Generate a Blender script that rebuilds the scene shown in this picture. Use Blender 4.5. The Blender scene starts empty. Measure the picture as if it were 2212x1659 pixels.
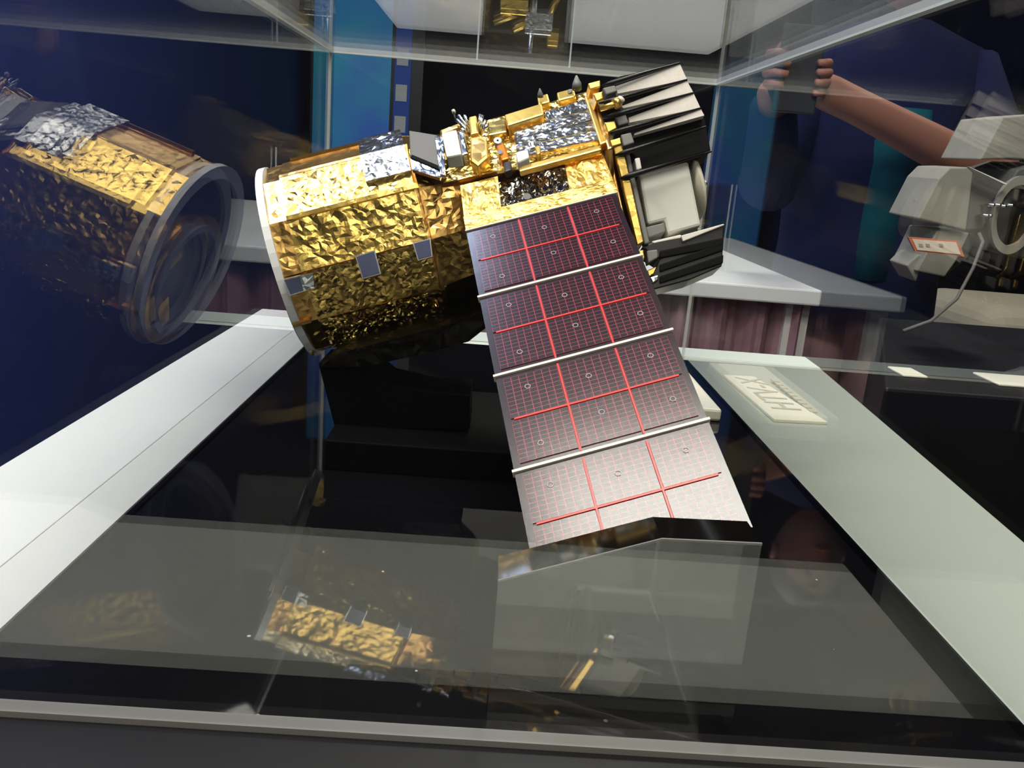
import bpy, bmesh, math, random
from mathutils import Vector, Matrix, noise
random.seed(7)

# ------------------------------------------------------------------ camera, world, lights, exposure
H = 0.2                     # camera height above the case floor, metres; positions below are in units of H
ZC = 1.15                   # camera height above the room floor
F, CX, CY = 1846.0, 1106.0, 829.5
scene = bpy.context.scene
col = scene.collection

def pray(x, y):
    return Vector(((x-CX)/F, (y-CY)/F, 1.0))
fy = pray(1088, 346).normalized()
dn = pray(530, 7890); dn = (dn - fy*dn.dot(fy)).normalized()
upc = -dn
xr = fy.cross(upc)
if xr.x < 0: xr = -xr
RW = Matrix((xr, fy, upc))          # camera-frame vector -> world vector

def W(p):
    return Vector((p[0]*H, p[1]*H, ZC + p[2]*H))
def wray(x, y):
    return RW @ pray(x, y)
def on_plane(x, y, p0, nrm):
    d = wray(x, y); return d * (Vector(p0).dot(nrm) / d.dot(nrm))
def on_z(x, y, z=-1.0):
    d = wray(x, y); return d*(z/d.z)
def on_y(x, y, yy):
    d = wray(x, y); return d*(yy/d.y)

cam_d = bpy.data.cameras.new('camera')
cam_d.sensor_width = 36.0
cam_d.lens = F*36.0/2212.0
cam_d.clip_start = 0.01
cam = bpy.data.objects.new('camera', cam_d); col.objects.link(cam)
RT = RW
cx_, cy_, cz_ = RT @ Vector((1,0,0)), RT @ Vector((0,-1,0)), RT @ Vector((0,0,-1))
m3 = Matrix((cx_, cy_, cz_)).transposed()
cam.matrix_world = Matrix.Translation(W((0,0,0))) @ m3.to_4x4()
scene.camera = cam

world = bpy.data.worlds.new('world'); scene.world = world
world.use_nodes = True
world.node_tree.nodes['Background'].inputs[0].default_value = (0.30, 0.36, 0.55, 1)
world.node_tree.nodes['Background'].inputs[1].default_value = 0.02

def area(name, loc, size, energy, color, target=None, sy=None):
    l = bpy.data.lights.new(name, 'AREA'); l.energy = energy; l.color = color
    l.shape = 'RECTANGLE'; l.size = size; l.size_y = sy or size
    o = bpy.data.objects.new(name, l); col.objects.link(o); o.location = loc
    d = (Vector(target) - Vector(loc)) if target else Vector((0,0,-1))
    o.rotation_euler = d.to_track_quat('-Z', 'Y').to_euler()
    return o
area('ceiling_light_panel', (0.09, -0.01, 2.66), 1.02, 43.0, (1.0, 0.93, 0.84), None, 0.94)
area('ceiling_spot', (-0.92, 0.42, 2.60), 0.30, 16.0, (1.0, 0.95, 0.88), (-0.1, 0.60, 1.0))
area('left_wall_wash', (-0.75, 1.1, 2.7), 0.4, 20.0, (0.62, 0.72, 1.0), (-1.2, 1.6, 0.7))
area('foil_fill_light', (0.1, -1.55, 2.45), 1.2, 12.0, (1.0, 0.93, 0.8), (0.1, 0.7, 1.0), 0.6)  # added fill lamp behind the viewer, brightens the foil facets facing it
area('back_table_light', (0.4, 2.3, 2.7), 0.5, 26.0, (1.0, 0.96, 0.90), (0.3, 2.2, 0.95))
area('aisle_light', (1.9, 2.2, 2.75), 0.3, 7.0, (1.0, 0.88, 0.72), (1.7, 2.4, 0.9))

scene.view_settings.view_transform = 'Standard'
scene.view_settings.look = 'None'
scene.view_settings.exposure = 0.0
scene.view_settings.gamma = 1.0
scene.view_settings.use_curve_mapping = False
cyc = scene.cycles
cyc.max_bounces = 8; cyc.glossy_bounces = 6; cyc.diffuse_bounces = 3; cyc.transparent_max_bounces = 24; cyc.transmission_bounces = 4
cyc.sample_clamp_indirect = 6.0
cyc.use_adaptive_sampling = True; cyc.adaptive_threshold = 0.02
cyc.caustics_reflective = False; cyc.caustics_refractive = False

# ------------------------------------------------------------------ materials
MAT = {}
def nodes_of(name):
    m = bpy.data.materials.new(name); m.use_nodes = True
    nt = m.node_tree; b = nt.nodes['Principled BSDF']
    MAT[name] = m
    return m, nt, b
def setp(b, **k):
    for a, v in k.items():
        b.inputs[a.replace('_', ' ')].default_value = v
def rgb(r, g, b):
    f = lambda c: (c/255/12.92 if c/255 <= .04045 else ((c/255+.055)/1.055)**2.4)
    return (f(r), f(g), f(b), 1)
def bump(nt, b, height, strength, dist=0.002):
    bp_ = nt.nodes.new('ShaderNodeBump'); bp_.inputs['Strength'].default_value = strength
    bp_.inputs['Distance'].default_value = dist
    nt.links.new(height, bp_.inputs['Height']); nt.links.new(bp_.outputs[0], b.inputs['Normal'])
def texco(nt, out='Object', scale=None):
    t = nt.nodes.new('ShaderNodeTexCoord')
    return t.outputs[out]
def plain(name, c, rough=0.5, metal=0.0, spec=0.5, var=0.06, nscale=40.0, bstr=0.05):
    m, nt, b = nodes_of(name)
    setp(b, Roughness=rough, Metallic=metal)
    b.inputs['Specular IOR Level'].default_value = spec
    n = nt.nodes.new('ShaderNodeTexNoise'); n.inputs['Scale'].default_value = nscale; n.inputs['Detail'].default_value = 4
    nt.links.new(texco(nt), n.inputs['Vector'])
    mx = nt.nodes.new('ShaderNodeMix'); mx.data_type = 'RGBA'
    mx.inputs['A'].default_value = tuple(max(0, v*(1-var)) for v in c[:3])+(1,)
    mx.inputs['B'].default_value = tuple(min(1, v*(1+var)) for v in c[:3])+(1,)
    nt.links.new(n.outputs['Fac'], mx.inputs['Factor']); nt.links.new(mx.outputs['Result'], b.inputs['Base Color'])
    if bstr: bump(nt, b, n.outputs['Fac'], bstr, 0.001)
    return m
def foil(name, c1, c2, rough=0.2, scale=55.0, strength=0.6, fold=16.0):
    m, nt, b = nodes_of(name)
    setp(b, Roughness=rough, Metallic=1.0)
    co = texco(nt)
    n0 = nt.nodes.new('ShaderNodeTexNoise'); n0.inputs['Scale'].default_value = fold; n0.inputs['Detail'].default_value = 3
    nt.links.new(co, n0.inputs['Vector'])
    mixv = nt.nodes.new('ShaderNodeVectorMath'); mixv.operation = 'MULTIPLY_ADD'
    mixv.inputs[1].default_value = (0.035, 0.035, 0.035)
    nt.links.new(n0.outputs['Color'], mixv.inputs[0]); nt.links.new(co, mixv.inputs[2])
    v1 = nt.nodes.new('ShaderNodeTexVoronoi'); v1.feature = 'F1'; v1.inputs['Scale'].default_value = scale
    v2 = nt.nodes.new('ShaderNodeTexVoronoi'); v2.feature = 'DISTANCE_TO_EDGE'; v2.inputs['Scale'].default_value = scale*1.9
    nt.links.new(mixv.outputs[0], v1.inputs['Vector']); nt.links.new(mixv.outputs[0], v2.inputs['Vector'])
    ad = nt.nodes.new('ShaderNodeMath'); ad.operation = 'MULTIPLY_ADD'; ad.inputs[1].default_value = 0.5
    nt.links.new(v2.outputs['Distance'], ad.inputs[0]); nt.links.new(v1.outputs['Distance'], ad.inputs[2])
    bump(nt, b, ad.outputs[0], strength, 0.004)
    mx = nt.nodes.new('ShaderNodeMix'); mx.data_type = 'RGBA'
    mx.inputs['A'].default_value = c1; mx.inputs['B'].default_value = c2
    nt.links.new(n0.outputs['Fac'], mx.inputs['Factor']); nt.links.new(mx.outputs['Result'], b.inputs['Base Color'])
    return m

foil('gold_foil', (0.80, 0.53, 0.13, 1), (0.90, 0.63, 0.20, 1), 0.23, 55, 0.14)
foil('gold_foil_smooth', (0.90, 0.58, 0.13, 1), (0.93, 0.64, 0.18, 1), 0.36, 45, 0.10)
foil('gold_foil_crumpled', (0.80, 0.55, 0.12, 1), (0.93, 0.68, 0.22, 1), 0.17, 80, 0.45)
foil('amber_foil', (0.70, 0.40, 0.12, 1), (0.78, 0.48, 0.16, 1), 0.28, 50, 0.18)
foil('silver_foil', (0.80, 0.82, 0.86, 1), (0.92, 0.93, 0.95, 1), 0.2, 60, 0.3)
foil('dark_foil', (0.16, 0.24, 0.26, 1), (0.62, 0.48, 0.40, 1), 0.14, 60, 0.7)  # teal and tan glints are put into the base colours
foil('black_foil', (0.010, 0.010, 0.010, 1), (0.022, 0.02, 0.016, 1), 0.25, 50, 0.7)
plain('black_matte', rgb(12, 12, 13), 0.75, spec=0.12)
plain('black_satin', rgb(16, 16, 17), 0.35, spec=0.4)
plain('stand_black', rgb(5, 5, 7), 0.6, spec=0.06)
plain('edge_dark', rgb(10, 9, 8), 0.06, spec=0.6, bstr=0.0)
plain('fin_grey', rgb(226, 218, 210), 0.7, spec=0.2, var=0.12, nscale=400)
plain('module_white', rgb(206, 205, 196), 0.55)
plain('cap_white', rgb(235, 228, 208), 0.45)
plain('box_white', rgb(246, 243, 232), 0.5)
plain('clip_grey', rgb(120, 118, 114), 0.5)
plain('shade_grey', rgb(108, 104, 100), 0.6)
plain('rim_white', rgb(238, 238, 238), 0.4)
plain('table_white', rgb(228, 228, 226), 0.45, var=0.02, nscale=8, bstr=0.0)
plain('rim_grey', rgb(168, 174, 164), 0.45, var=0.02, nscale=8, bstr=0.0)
plain('ledge_white', rgb(220, 226, 214), 0.5, var=0.02, nscale=8, bstr=0.0)
plain('plate_cream', rgb(238, 232, 212), 0.4, var=0.02, bstr=0.0)
plain('ink_grey', rgb(176, 170, 152), 0.6, var=0.02, bstr=0.0)
plain('board_olive', rgb(150, 150, 135), 0.6, var=0.03, bstr=0.0)
plain('board_dark', rgb(70, 72, 62), 0.6, var=0.03, bstr=0.0)
plain('orange_part', rgb(214, 128, 20), 0.35, metal=0.5)
plain('steel', (0.75, 0.75, 0.76, 1), 0.22, metal=1.0)
plain('sensor_dark', rgb(40, 34, 26), 0.4)
plain('mirror_tile', rgb(84, 90, 118), 0.25, metal=0.4, bstr=0.0)
plain('aperture_dark', rgb(28, 28, 40), 0.25, spec=0.6)
plain('carpet', rgb(64, 66, 66), 0.95, spec=0.1, var=0.25, nscale=300, bstr=0.4)
plain('wall_navy', rgb(40, 52, 104), 0.6, spec=0.3, var=0.10, nscale=3)
plain('wall_beige', rgb(60, 58, 56), 0.8, spec=0.2, var=0.05, nscale=3)
plain('wall_dark', rgb(24, 26, 44), 0.8, spec=0.2, var=0.15, nscale=3)
plain('ceiling_dark', rgb(30, 31, 36), 0.9, spec=0.1, var=0.1, nscale=6)
plain('skirt_plum', rgb(150, 116, 126), 0.9, spec=0.1, var=0.25, nscale=60)
plain('plinth_black', rgb(14, 14, 16), 0.5, spec=0.3)
plain('plinth_grey', rgb(190, 182, 164), 0.6, spec=0.3)
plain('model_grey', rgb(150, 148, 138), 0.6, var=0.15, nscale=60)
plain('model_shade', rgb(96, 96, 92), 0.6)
plain('tag_orange', rgb(214, 120, 84), 0.6, bstr=0.0)
plain('tag_white', rgb(238, 224, 206), 0.6, bstr=0.0)
plain('skin', rgb(176, 122, 104), 0.55, var=0.05, bstr=0.02)
plain('shirt_navy', rgb(28, 34, 70), 0.85, spec=0.1, var=0.2)
plain('shirt_teal', rgb(16, 84, 96), 0.85, spec=0.1, var=0.25)
plain('trousers_brown', rgb(150, 120, 118), 0.9, spec=0.1, var=0.2)
plain('hair_black', rgb(16, 13, 12), 0.6)
plain('phone_dark', rgb(60, 62, 66), 0.3)
plain('banner_blue', rgb(24, 84, 190), 0.5, bstr=0.0)
plain('banner_white', rgb(214, 218, 216), 0.5, bstr=0.0)
plain('panel_brown', rgb(46, 34, 28), 0.5)
plain('frame_black', rgb(10, 10, 12), 0.4)
plain('edge_frost', rgb(246, 248, 244), 0.35, var=0.05, bstr=0.0)
plain('hinge_cream', rgb(232, 222, 206), 0.5)
plain('ring_grey', rgb(170, 172, 176), 0.4, bstr=0.0)

# glossy black floor sheet with a few dust specks
m, nt, b = nodes_of('black_gloss')
setp(b, Roughness=0.03); b.inputs['Specular IOR Level'].default_value = 0.5
v = nt.nodes.new('ShaderNodeTexVoronoi'); v.inputs['Scale'].default_value = 55
nt.links.new(texco(nt), v.inputs['Vector'])
lt = nt.nodes.new('ShaderNodeMath'); lt.operation = 'LESS_THAN'; lt.inputs[1].default_value = 0.045
sepc = nt.nodes.new('ShaderNodeSeparateColor'); nt.links.new(v.outputs['Color'], sepc.inputs[0])
gt = nt.nodes.new('ShaderNodeMath'); gt.operation = 'GREATER_THAN'; gt.inputs[1].default_value = 0.8
ml = nt.nodes.new('ShaderNodeMath'); ml.operation = 'MULTIPLY'
nt.links.new(v.outputs['Distance'], lt.inputs[0]); nt.links.new(sepc.outputs[0], gt.inputs[0])
nt.links.new(lt.outputs[0], ml.inputs[0]); nt.links.new(gt.outputs[0], ml.inputs[1])
mx = nt.nodes.new('ShaderNodeMix'); mx.data_type = 'RGBA'
mx.inputs['A'].default_value = (0.003, 0.003, 0.004, 1); mx.inputs['B'].default_value = (0.35, 0.35, 0.33, 1)
nt.links.new(ml.outputs[0], mx.inputs['Factor']); nt.links.new(mx.outputs['Result'], b.inputs['Base Color'])

# clear acrylic sheet: transparent with a Fresnel reflection
def acrylic(name, tint=(0.975, 0.985, 0.98, 1), ior=1.49):
    m = bpy.data.materials.new(name); m.use_nodes = True; MAT[name] = m
    nt = m.node_tree; nt.nodes.clear()
    out = nt.nodes.new('ShaderNodeOutputMaterial')
    tr = nt.nodes.new('ShaderNodeBsdfTransparent'); tr.inputs[0].default_value = tint
    gl = nt.nodes.new('ShaderNodeBsdfGlossy'); gl.inputs['Roughness'].default_value = 0.0
    fr = nt.nodes.new('ShaderNodeFresnel')
    geo = nt.nodes.new('ShaderNodeNewGeometry')
    mr = nt.nodes.new('ShaderNodeMapRange'); mr.inputs['To Min'].default_value = ior; mr.inputs['To Max'].default_value = 1/ior
    nt.links.new(geo.outputs['Backfacing'], mr.inputs['Value']); nt.links.new(mr.outputs[0], fr.inputs['IOR'])
    ms = nt.nodes.new('ShaderNodeMixShader')
    nt.links.new(fr.outputs[0], ms.inputs[0]); nt.links.new(tr.outputs[0], ms.inputs[1]); nt.links.new(gl.outputs[0], ms.inputs[2])
    nt.links.new(ms.outputs[0], out.inputs[0])
    return m
acrylic('acrylic')
m, nt, b = nodes_of('acrylic_block')
setp(b, Roughness=0.03); b.inputs['Transmission Weight'].default_value = 1.0; b.inputs['IOR'].default_value = 1.49
b.inputs['Base Color'].default_value = (0.80, 0.82, 0.80, 1)

# printed solar cells: dark plum with fine pink-red grid lines, UV in cells
def solar(name):
    m, nt, b = nodes_of(name)
    uv = nt.nodes.new('ShaderNodeUVMap'); uv.uv_map = 'cells'
    sp = nt.nodes.new('ShaderNodeSeparateXYZ'); nt.links.new(uv.outputs[0], sp.inputs[0])
    def line(o, w):
        fr = nt.nodes.new('ShaderNodeMath'); fr.operation = 'FRACT'; nt.links.new(o, fr.inputs[0])
        s = nt.nodes.new('ShaderNodeMath'); s.operation = 'SUBTRACT'; s.inputs[1].default_value = 0.5; nt.links.new(fr.outputs[0], s.inputs[0])
        a = nt.nodes.new('ShaderNodeMath'); a.operation = 'ABSOLUTE'; nt.links.new(s.outputs[0], a.inputs[0])
        g = nt.nodes.new('ShaderNodeMath'); g.operation = 'GREATER_THAN'; g.inputs[1].default_value = 0.5-w; nt.links.new(a.outputs[0], g.inputs[0])
        return g.outputs[0]
    lx, ly = line(sp.outputs[0], 0.04), line(sp.outputs[1], 0.05)
    mxm = nt.nodes.new('ShaderNodeMath'); mxm.operation = 'MAXIMUM'; nt.links.new(lx, mxm.inputs[0]); nt.links.new(ly, mxm.inputs[1])
    mx = nt.nodes.new('ShaderNodeMix'); mx.data_type = 'RGBA'
    mx.inputs['A'].default_value = rgb(34, 20, 30); mx.inputs['B'].default_value = rgb(156, 62, 78)
    nt.links.new(mxm.outputs[0], mx.inputs['Factor']); nt.links.new(mx.outputs['Result'], b.inputs['Base Color'])
    setp(b, Roughness=0.2); b.inputs['Specular IOR Level'].default_value = 1.0
    return m
solar('solar_cells')
plain('panel_plum', rgb(40, 26, 36), 0.2, spec=1.0, var=0.05, bstr=0.0)
plain('panel_red', rgb(238, 70, 66), 0.25, var=0.04, bstr=0.0)
plain('panel_underside', rgb(96, 94, 84), 0.5)
plain('mark_white', rgb(165, 165, 168), 0.4, bstr=0.0)

def emissive(name, build):
    m, nt, b = nodes_of(name)
    setp(b, Roughness=0.4); b.inputs['Base Color'].default_value = (0.02, 0.02, 0.03, 1)
    build(nt, b)
    return m
def scr(nt, b):
    n = nt.nodes.new('ShaderNodeTexNoise'); n.inputs['Scale'].default_value = 1.3; n.inputs['Detail'].default_value = 3
    nt.links.new(texco(nt), n.inputs['Vector'])
    r = nt.nodes.new('ShaderNodeValToRGB'); e = r.color_ramp.elements
    e[0].position = 0.36; e[0].color = rgb(26, 52, 118); e[1].position = 0.66; e[1].color = rgb(16, 92, 104)
    nt.links.new(n.outputs['Fac'], r.inputs[0]); nt.links.new(r.outputs[0], b.inputs['Emission Color'])
    b.inputs['Emission Strength'].default_value = 1.5
emissive('screen_glow', scr)

# ------------------------------------------------------------------ builders
def empty(name, loc_h, label, cat, group=None):
    o = bpy.data.objects.new(name, None); col.objects.link(o)
    o.location = W(loc_h); o.empty_display_size = 0.02
    o['label'] = label; o['category'] = cat
    if group: o['group'] = group
    return o
def rootloc(p):
    l = Vector((0,0,0))
    while p is not None:
        l += p.location; p = p.parent
    return l
def mesh(name, vh, faces, mat, parent=None, smooth=False, base=None, uv=None):
    """vh: points in camera units"""
    me = bpy.data.meshes.new(name)
    wv = [W(p) for p in vh]
    if parent is not None: org = rootloc(parent)
    else:
        lo = min(v.z for v in wv)
        org = Vector((sum(v.x for v in wv)/len(wv), sum(v.y for v in wv)/len(wv), lo))
    me.from_pydata([tuple(v-org) for v in wv], [], faces)
    me.validate()
    bm = bmesh.new(); bm.from_mesh(me); bmesh.ops.recalc_face_normals(bm, faces=bm.faces); bm.to_mesh(me); bm.free()
    me.materials.append(MAT[mat])
    if smooth: me.polygons.foreach_set('use_smooth', [True]*len(me.polygons))
    o = bpy.data.objects.new(name, me); col.objects.link(o)
    if parent is not None: o.parent = parent
    else: o.location = org
    return o
def tag(o, label, cat, group=None):
    o['label'] = label; o['category'] = cat
    if group: o['group'] = group
    return o
def struct(o, label=None):
    o['kind'] = 'structure'
    if label: o['label'] = label
    return o
def prism_pts(top, off):
    off = Vector(off); n = len(top)
    vs = [Vector(p) for p in top] + [Vector(p)+off for p in top]
    fs = [list(range(n)), list(range(2*n-1, n-1, -1))] + [[i, (i+1) % n, n+(i+1) % n, n+i] for i in range(n)]
    return vs, fs
def prism(name, top, off, mat, parent=None, bevel=0.0, **k):
    vs, fs = prism_pts(top, off)
    o = mesh(name, vs, fs, mat, parent, **k)
    if bevel:
        md = o.modifiers.new('bevel', 'BEVEL'); md.width = bevel*H; md.segments = 2
    return o
def box(name, lo, hi, mat, parent=None, bevel=0.0):
    top = [(lo[0], lo[1], hi[2]), (hi[0], lo[1], hi[2]), (hi[0], hi[1], hi[2]), (lo[0], hi[1], hi[2])]
    return prism(name, top, (0, 0, lo[2]-hi[2]), mat, parent, bevel)
def tube_pts(path, rad, seg=10, vs=None, fs=None, caps=True):
    vs = [] if vs is None else vs; fs = [] if fs is None else fs
    path = [Vector(p) for p in path]
    rads = rad if isinstance(rad, (list, tuple)) else [rad]*len(path)
    base = len(vs)
    for i, p in enumerate(path):
        t = (path[min(i+1, len(path)-1)] - path[max(i-1, 0)]).normalized()
        a = t.orthogonal().normalized() if i == 0 else (a - t*a.dot(t)).normalized()
        c = t.cross(a)
        for j in range(seg):
            th = 2*math.pi*j/seg
            vs.append(p + (a*math.cos(th) + c*math.sin(th))*rads[i])
    for i in range(len(path)-1):
        for j in range(seg):
            fs.append([base+i*seg+j, base+i*seg+(j+1) % seg, base+(i+1)*seg+(j+1) % seg, base+(i+1)*seg+j])
    if caps:
        fs.append([base+j for j in range(seg)][::-1]); fs.append([base+(len(path)-1)*seg+j for j in range(seg)])
    return vs, fs
def tube(name, path, rad, mat, parent=None, seg=10, smooth=True):
    vs, fs = tube_pts(path, rad, seg)
    return mesh(name, vs, fs, mat, parent, smooth=smooth)

def crumple(x, y, z, f, seed=0.0):
    """height of sharp random folds, about 0..1"""
    p = Vector((x*f+seed, y*f-seed, z*f+seed*0.5))
    w = noise.noise_vector(p*0.7)*0.6
    d = noise.voronoi(p+w, distance_metric='DISTANCE', exponent=2.5)[0]
    p2 = p*2.3+Vector((5.2, 1.3, 7.7))
    d2 = noise.voronoi(p2+w*1.5, distance_metric='DISTANCE', exponent=2.5)[0]
    return (d[1]-d[0])*0.7 + (d2[1]-d2[0])*0.3
def foil_quad(name, q, mat, parent, nrm, nu, nv, amp, f, seed=0.0, thick=0.012, pin=True):
    """a foil sheet over a quad (4 corners), creased, with a turned-in rim"""
    q = [Vector(p) for p in q]; nrm = Vector(nrm).normalized()
    nu, nv = max(3, int(nu*0.62)), max(3, int(nv*0.62)); rnd = random.Random(int(seed*17)+5)
    vs, fs = [], []
    for j in range(nv+1):
        for i in range(nu+1):
            s, t = i/nu, j/nv
            p = q[0]*(1-s)*(1-t) + q[1]*s*(1-t) + q[2]*s*t + q[3]*(1-s)*t
            e = min(s*nu, (1-s)*nu, t*nv, (1-t)*nv)
            k = min(1.0, e/2.0) if pin else 1.0
            if 0 < i < nu and 0 < j < nv:
                p = p + (q[1]-q[0])*rnd.uniform(-0.36, 0.36)/nu + (q[3]-q[0])*rnd.uniform(-0.36, 0.36)/nv
            hgt = crumple(p.x, p.y, p.z, f, seed)-0.25 + rnd.uniform(-0.10, 0.10)
            vs.append(p + nrm*hgt*amp*(0.25+0.75*k))
    for j in range(nv):
        for i in range(nu):
            a = j*(nu+1)+i
            if rnd.random() < 0.5: fs += [[a, a+1, a+nu+2], [a, a+nu+2, a+nu+1]]
            else: fs += [[a, a+1, a+nu+1], [a+1, a+nu+2, a+nu+1]]
    ring = [i for i in range(nu+1)] + [(j+1)*(nu+1)-1 for j in range(1, nv+1)] + [nv*(nu+1)+i for i in range(nu-1, -1, -1)] + [j*(nu+1) for j in range(nv-1, 0, -1)]
    b0 = len(vs)
    for r in ring: vs.append(vs[r] - nrm*thick)
    n = len(ring)
    for i in range(n): fs.append([ring[i], b0+i, b0+(i+1) % n, ring[(i+1) % n]])
    fs.append([b0+i for i in range(n)])
    return mesh(name, vs, fs, mat, parent)

# ------------------------------------------------------------------ room shell
YB, XL, XR_, YF, ZF, ZT = 30.0, -6.0, 17.0, -9.0, -ZC/H, 9.2
struct(box('floor', (XL, YF, ZF-0.3), (XR_, YB, ZF), 'carpet'), 'dark grey carpet of the exhibition hall')
struct(box('ceiling', (XL, YF, ZT), (XR_, YB, ZT+0.3), 'ceiling_dark'), 'dark ceiling of the exhibition hall')
struct(box('wall_left', (XL-0.3, YF, ZF), (XL, YB, ZT), 'wall_navy'), 'navy blue wall seen through the left pane')
struct(box('wall_right', (XR_, YF, ZF), (XR_+0.3, YB, ZT), 'wall_dark'), 'dark blue wall on the right')
struct(box('wall_back', (XL, YB, ZF), (XR_, YB+0.3, ZT), 'wall_dark'), 'dark wall behind the exhibits')
struct(box('wall_front', (XL, YF-0.3, ZF), (XR_, YF, ZT), 'wall_beige'), 'dark grey wall behind the viewer')

# ------------------------------------------------------------------ display table and acrylic case
PXL, PXR, PYF, PYB, PZT = -0.945, 1.105, 1.30, 4.75, 0.472
PT = 0.025
t = empty('display_table', (0.1, 3.0, ZF), 'white display table with a black glossy inset floor under the clear case', 'table')
box('table_body', (-1.40, 0.50, ZF), (1.62, 5.0, -1.12), 'table_white', t)
box('black_floor_sheet', (-0.945, 1.30, -1.12), (1.112, 4.66, -1.0), 'black_gloss', t)
# rims, each its own board
prism('left_rim_board', [(-1.385, 0.5, -0.96), (-1.05, 0.5, -0.96), (-1.05, 5.02, -0.96), (-1.36, 5.02, -0.96)], (0, 0, -0.16), 'table_white', t, 0.004)
prism('left_rim_slope', [(-1.05, 0.5, -0.963), (-1.05, 0.5, -1.12), (-0.951, 0.5, -1.12), (-0.951, 0.5, -1.0)], (0, 4.5, 0), 'table_white', t)
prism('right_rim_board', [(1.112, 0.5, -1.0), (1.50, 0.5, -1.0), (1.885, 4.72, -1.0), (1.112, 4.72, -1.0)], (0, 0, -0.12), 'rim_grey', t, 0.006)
prism('back_rim_board', [(-0.955, 4.66, -1.0), (1.112, 4.66, -1.0), (1.112, 4.72, -1.0), (1.89, 4.72, -1.0), (1.90, 5.01, -1.0), (-0.955, 5.02, -1.0)], (0, 0, -0.12), 'ledge_white', t, 0.006)
box('front_ledge_board', (-0.955, 0.50, -1.12), (1.02, 1.13, -1.0), 'ledge_white', t, 0.006)
box('front_black_strip', (-0.955, 1.13, -1.12), (1.112, 1.30, -1.0), 'plinth_black', t)

c = empty('acrylic_case', (0.08, 3.0, -1.0), 'clear acrylic display case over the gold satellite model', 'display case')
box('left_pane', (PXL, PYF, -1.0), (PXL+PT, PYB, PZT), 'acrylic', c)
box('right_pane', (PXR-PT, PYF, -1.0), (PXR, PYB, PZT), 'acrylic', c)
box('back_pane', (PXL+PT, PYB-PT, -1.0), (PXR-PT, PYB, PZT), 'acrylic', c)
box('front_pane', (PXL+PT, PYF, -1.0), (PXR-PT, PYF+PT, PZT), 'acrylic', c)
box('top_pane', (PXL, PYF, PZT), (PXR, PYB, PZT+PT), 'acrylic', c)
e = 0.013
box('front_base_edge', (PXL+PT, PYF-0.004, -1.0), (PXR-PT, PYF+PT+0.004, -0.988), 'clip_grey', c)
for nm, lo, hi in (
    ('glued_edge', (PXL, PYB-PT, PZT-0.004), (PXR, PYB+0.001, PZT+PT+0.001)),
    ('glued_edge', (PXL-0.001, PYF, PZT-0.004), (PXL+PT, PYB-PT, PZT+PT+0.001)),
    ('glued_edge', (PXR-PT, PYF, PZT-0.004), (PXR+0.001, PYB-PT, PZT+PT+0.001)),
    ('glued_edge', (PXL-0.002, PYB-e, -1.0), (PXL+e, PYB+0.002, PZT-0.004)),
    ('glued_edge', (PXR-e, PYB-e, -1.0), (PXR+0.002, PYB+0.002, PZT-0.004)),
    ):
    box(nm, lo, hi, 'edge_frost', c)

# ------------------------------------------------------------------ satellite model
K = 2.70
BA = Vector((0.16921769, 0.01889383, 0.05537135))*K
BB = Vector((0.02220109, -0.09577097, -0.06089323))*K
BC = Vector((-0.0369761, 0.99593517, -0.08213342))*K
U = BA.normalized(); V = (BB - U*BB.dot(U)).normalized(); N = V.cross(U)
if N.z < 0: N = -N
def P(u, v, w): return BC + U*u + V*v + N*w
def wp(px, py, w):                    # pixel on the plane N = w of the model
    return on_plane(px, py, BC + N*w, N)
def tilt(deg): return (N*math.cos(math.radians(deg)) + V*math.sin(math.radians(deg))).normalized()

sat = empty('satellite_model', (-0.1, 3.2, -0.9), 'gold foil satellite model with one long maroon solar wing, tilted on a black stand', 'satellite model')
SC = K/3.07
V0, N0, RB, S0, S1, PH = -0.4876*SC, -0.32*SC, 0.392*SC, -0.6235*SC, -0.1357*SC, -1.2
def bar(s, deg, r=RB):
    t_ = math.radians(deg); return P(s, V0+r*math.sin(t_), N0+r*math.cos(t_))
def ndir(deg):
    t_ = math.radians(deg); return V*math.sin(t_) + N*math.cos(t_)
# barrel: twelve foil panels over a core
core_v = [bar(s, PH+30*k, RB-0.012) for s in (S0-0.055, S1) for k in range(12)]
core_f = [list(range(11, -1, -1)), list(range(12, 24))] + [[k, (k+1) % 12, 12+(k+1) % 12, 12+k] for k in range(12)]
barrel = mesh('telescope_barrel', core_v, core_f, 'black_foil', sat)
for k in range(12):
    d0, d1 = PH+30*k, PH+30*(k+1)
    nr = ndir((d0+d1)/2)
    mt, amp, f, nu, nv = 'gold_foil', 0.008, 15, 56, 24
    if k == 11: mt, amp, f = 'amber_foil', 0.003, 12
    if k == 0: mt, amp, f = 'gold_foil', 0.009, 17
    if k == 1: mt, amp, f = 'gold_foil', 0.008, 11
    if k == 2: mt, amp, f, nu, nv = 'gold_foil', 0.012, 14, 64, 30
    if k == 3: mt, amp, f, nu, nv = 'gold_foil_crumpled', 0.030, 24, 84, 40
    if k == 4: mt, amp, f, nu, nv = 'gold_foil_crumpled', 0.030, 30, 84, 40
    if k in (5, 6): mt, amp, f = 'black_foil', 0.012, 14  # underside panels coloured black to stand in for shade below the barrel
    r_ = RB + (0.010 if k == 0 else 0.0)
    foil_quad('barrel_foil_panel', [bar(S0, d0+0.3, r_), bar(S1, d0+0.3, r_), bar(S1, d1-0.3, r_), bar(S0, d1-0.3, r_)], mt, barrel, nr, nu, nv, amp, f, seed=k*3.1, thick=0.014)
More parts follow.
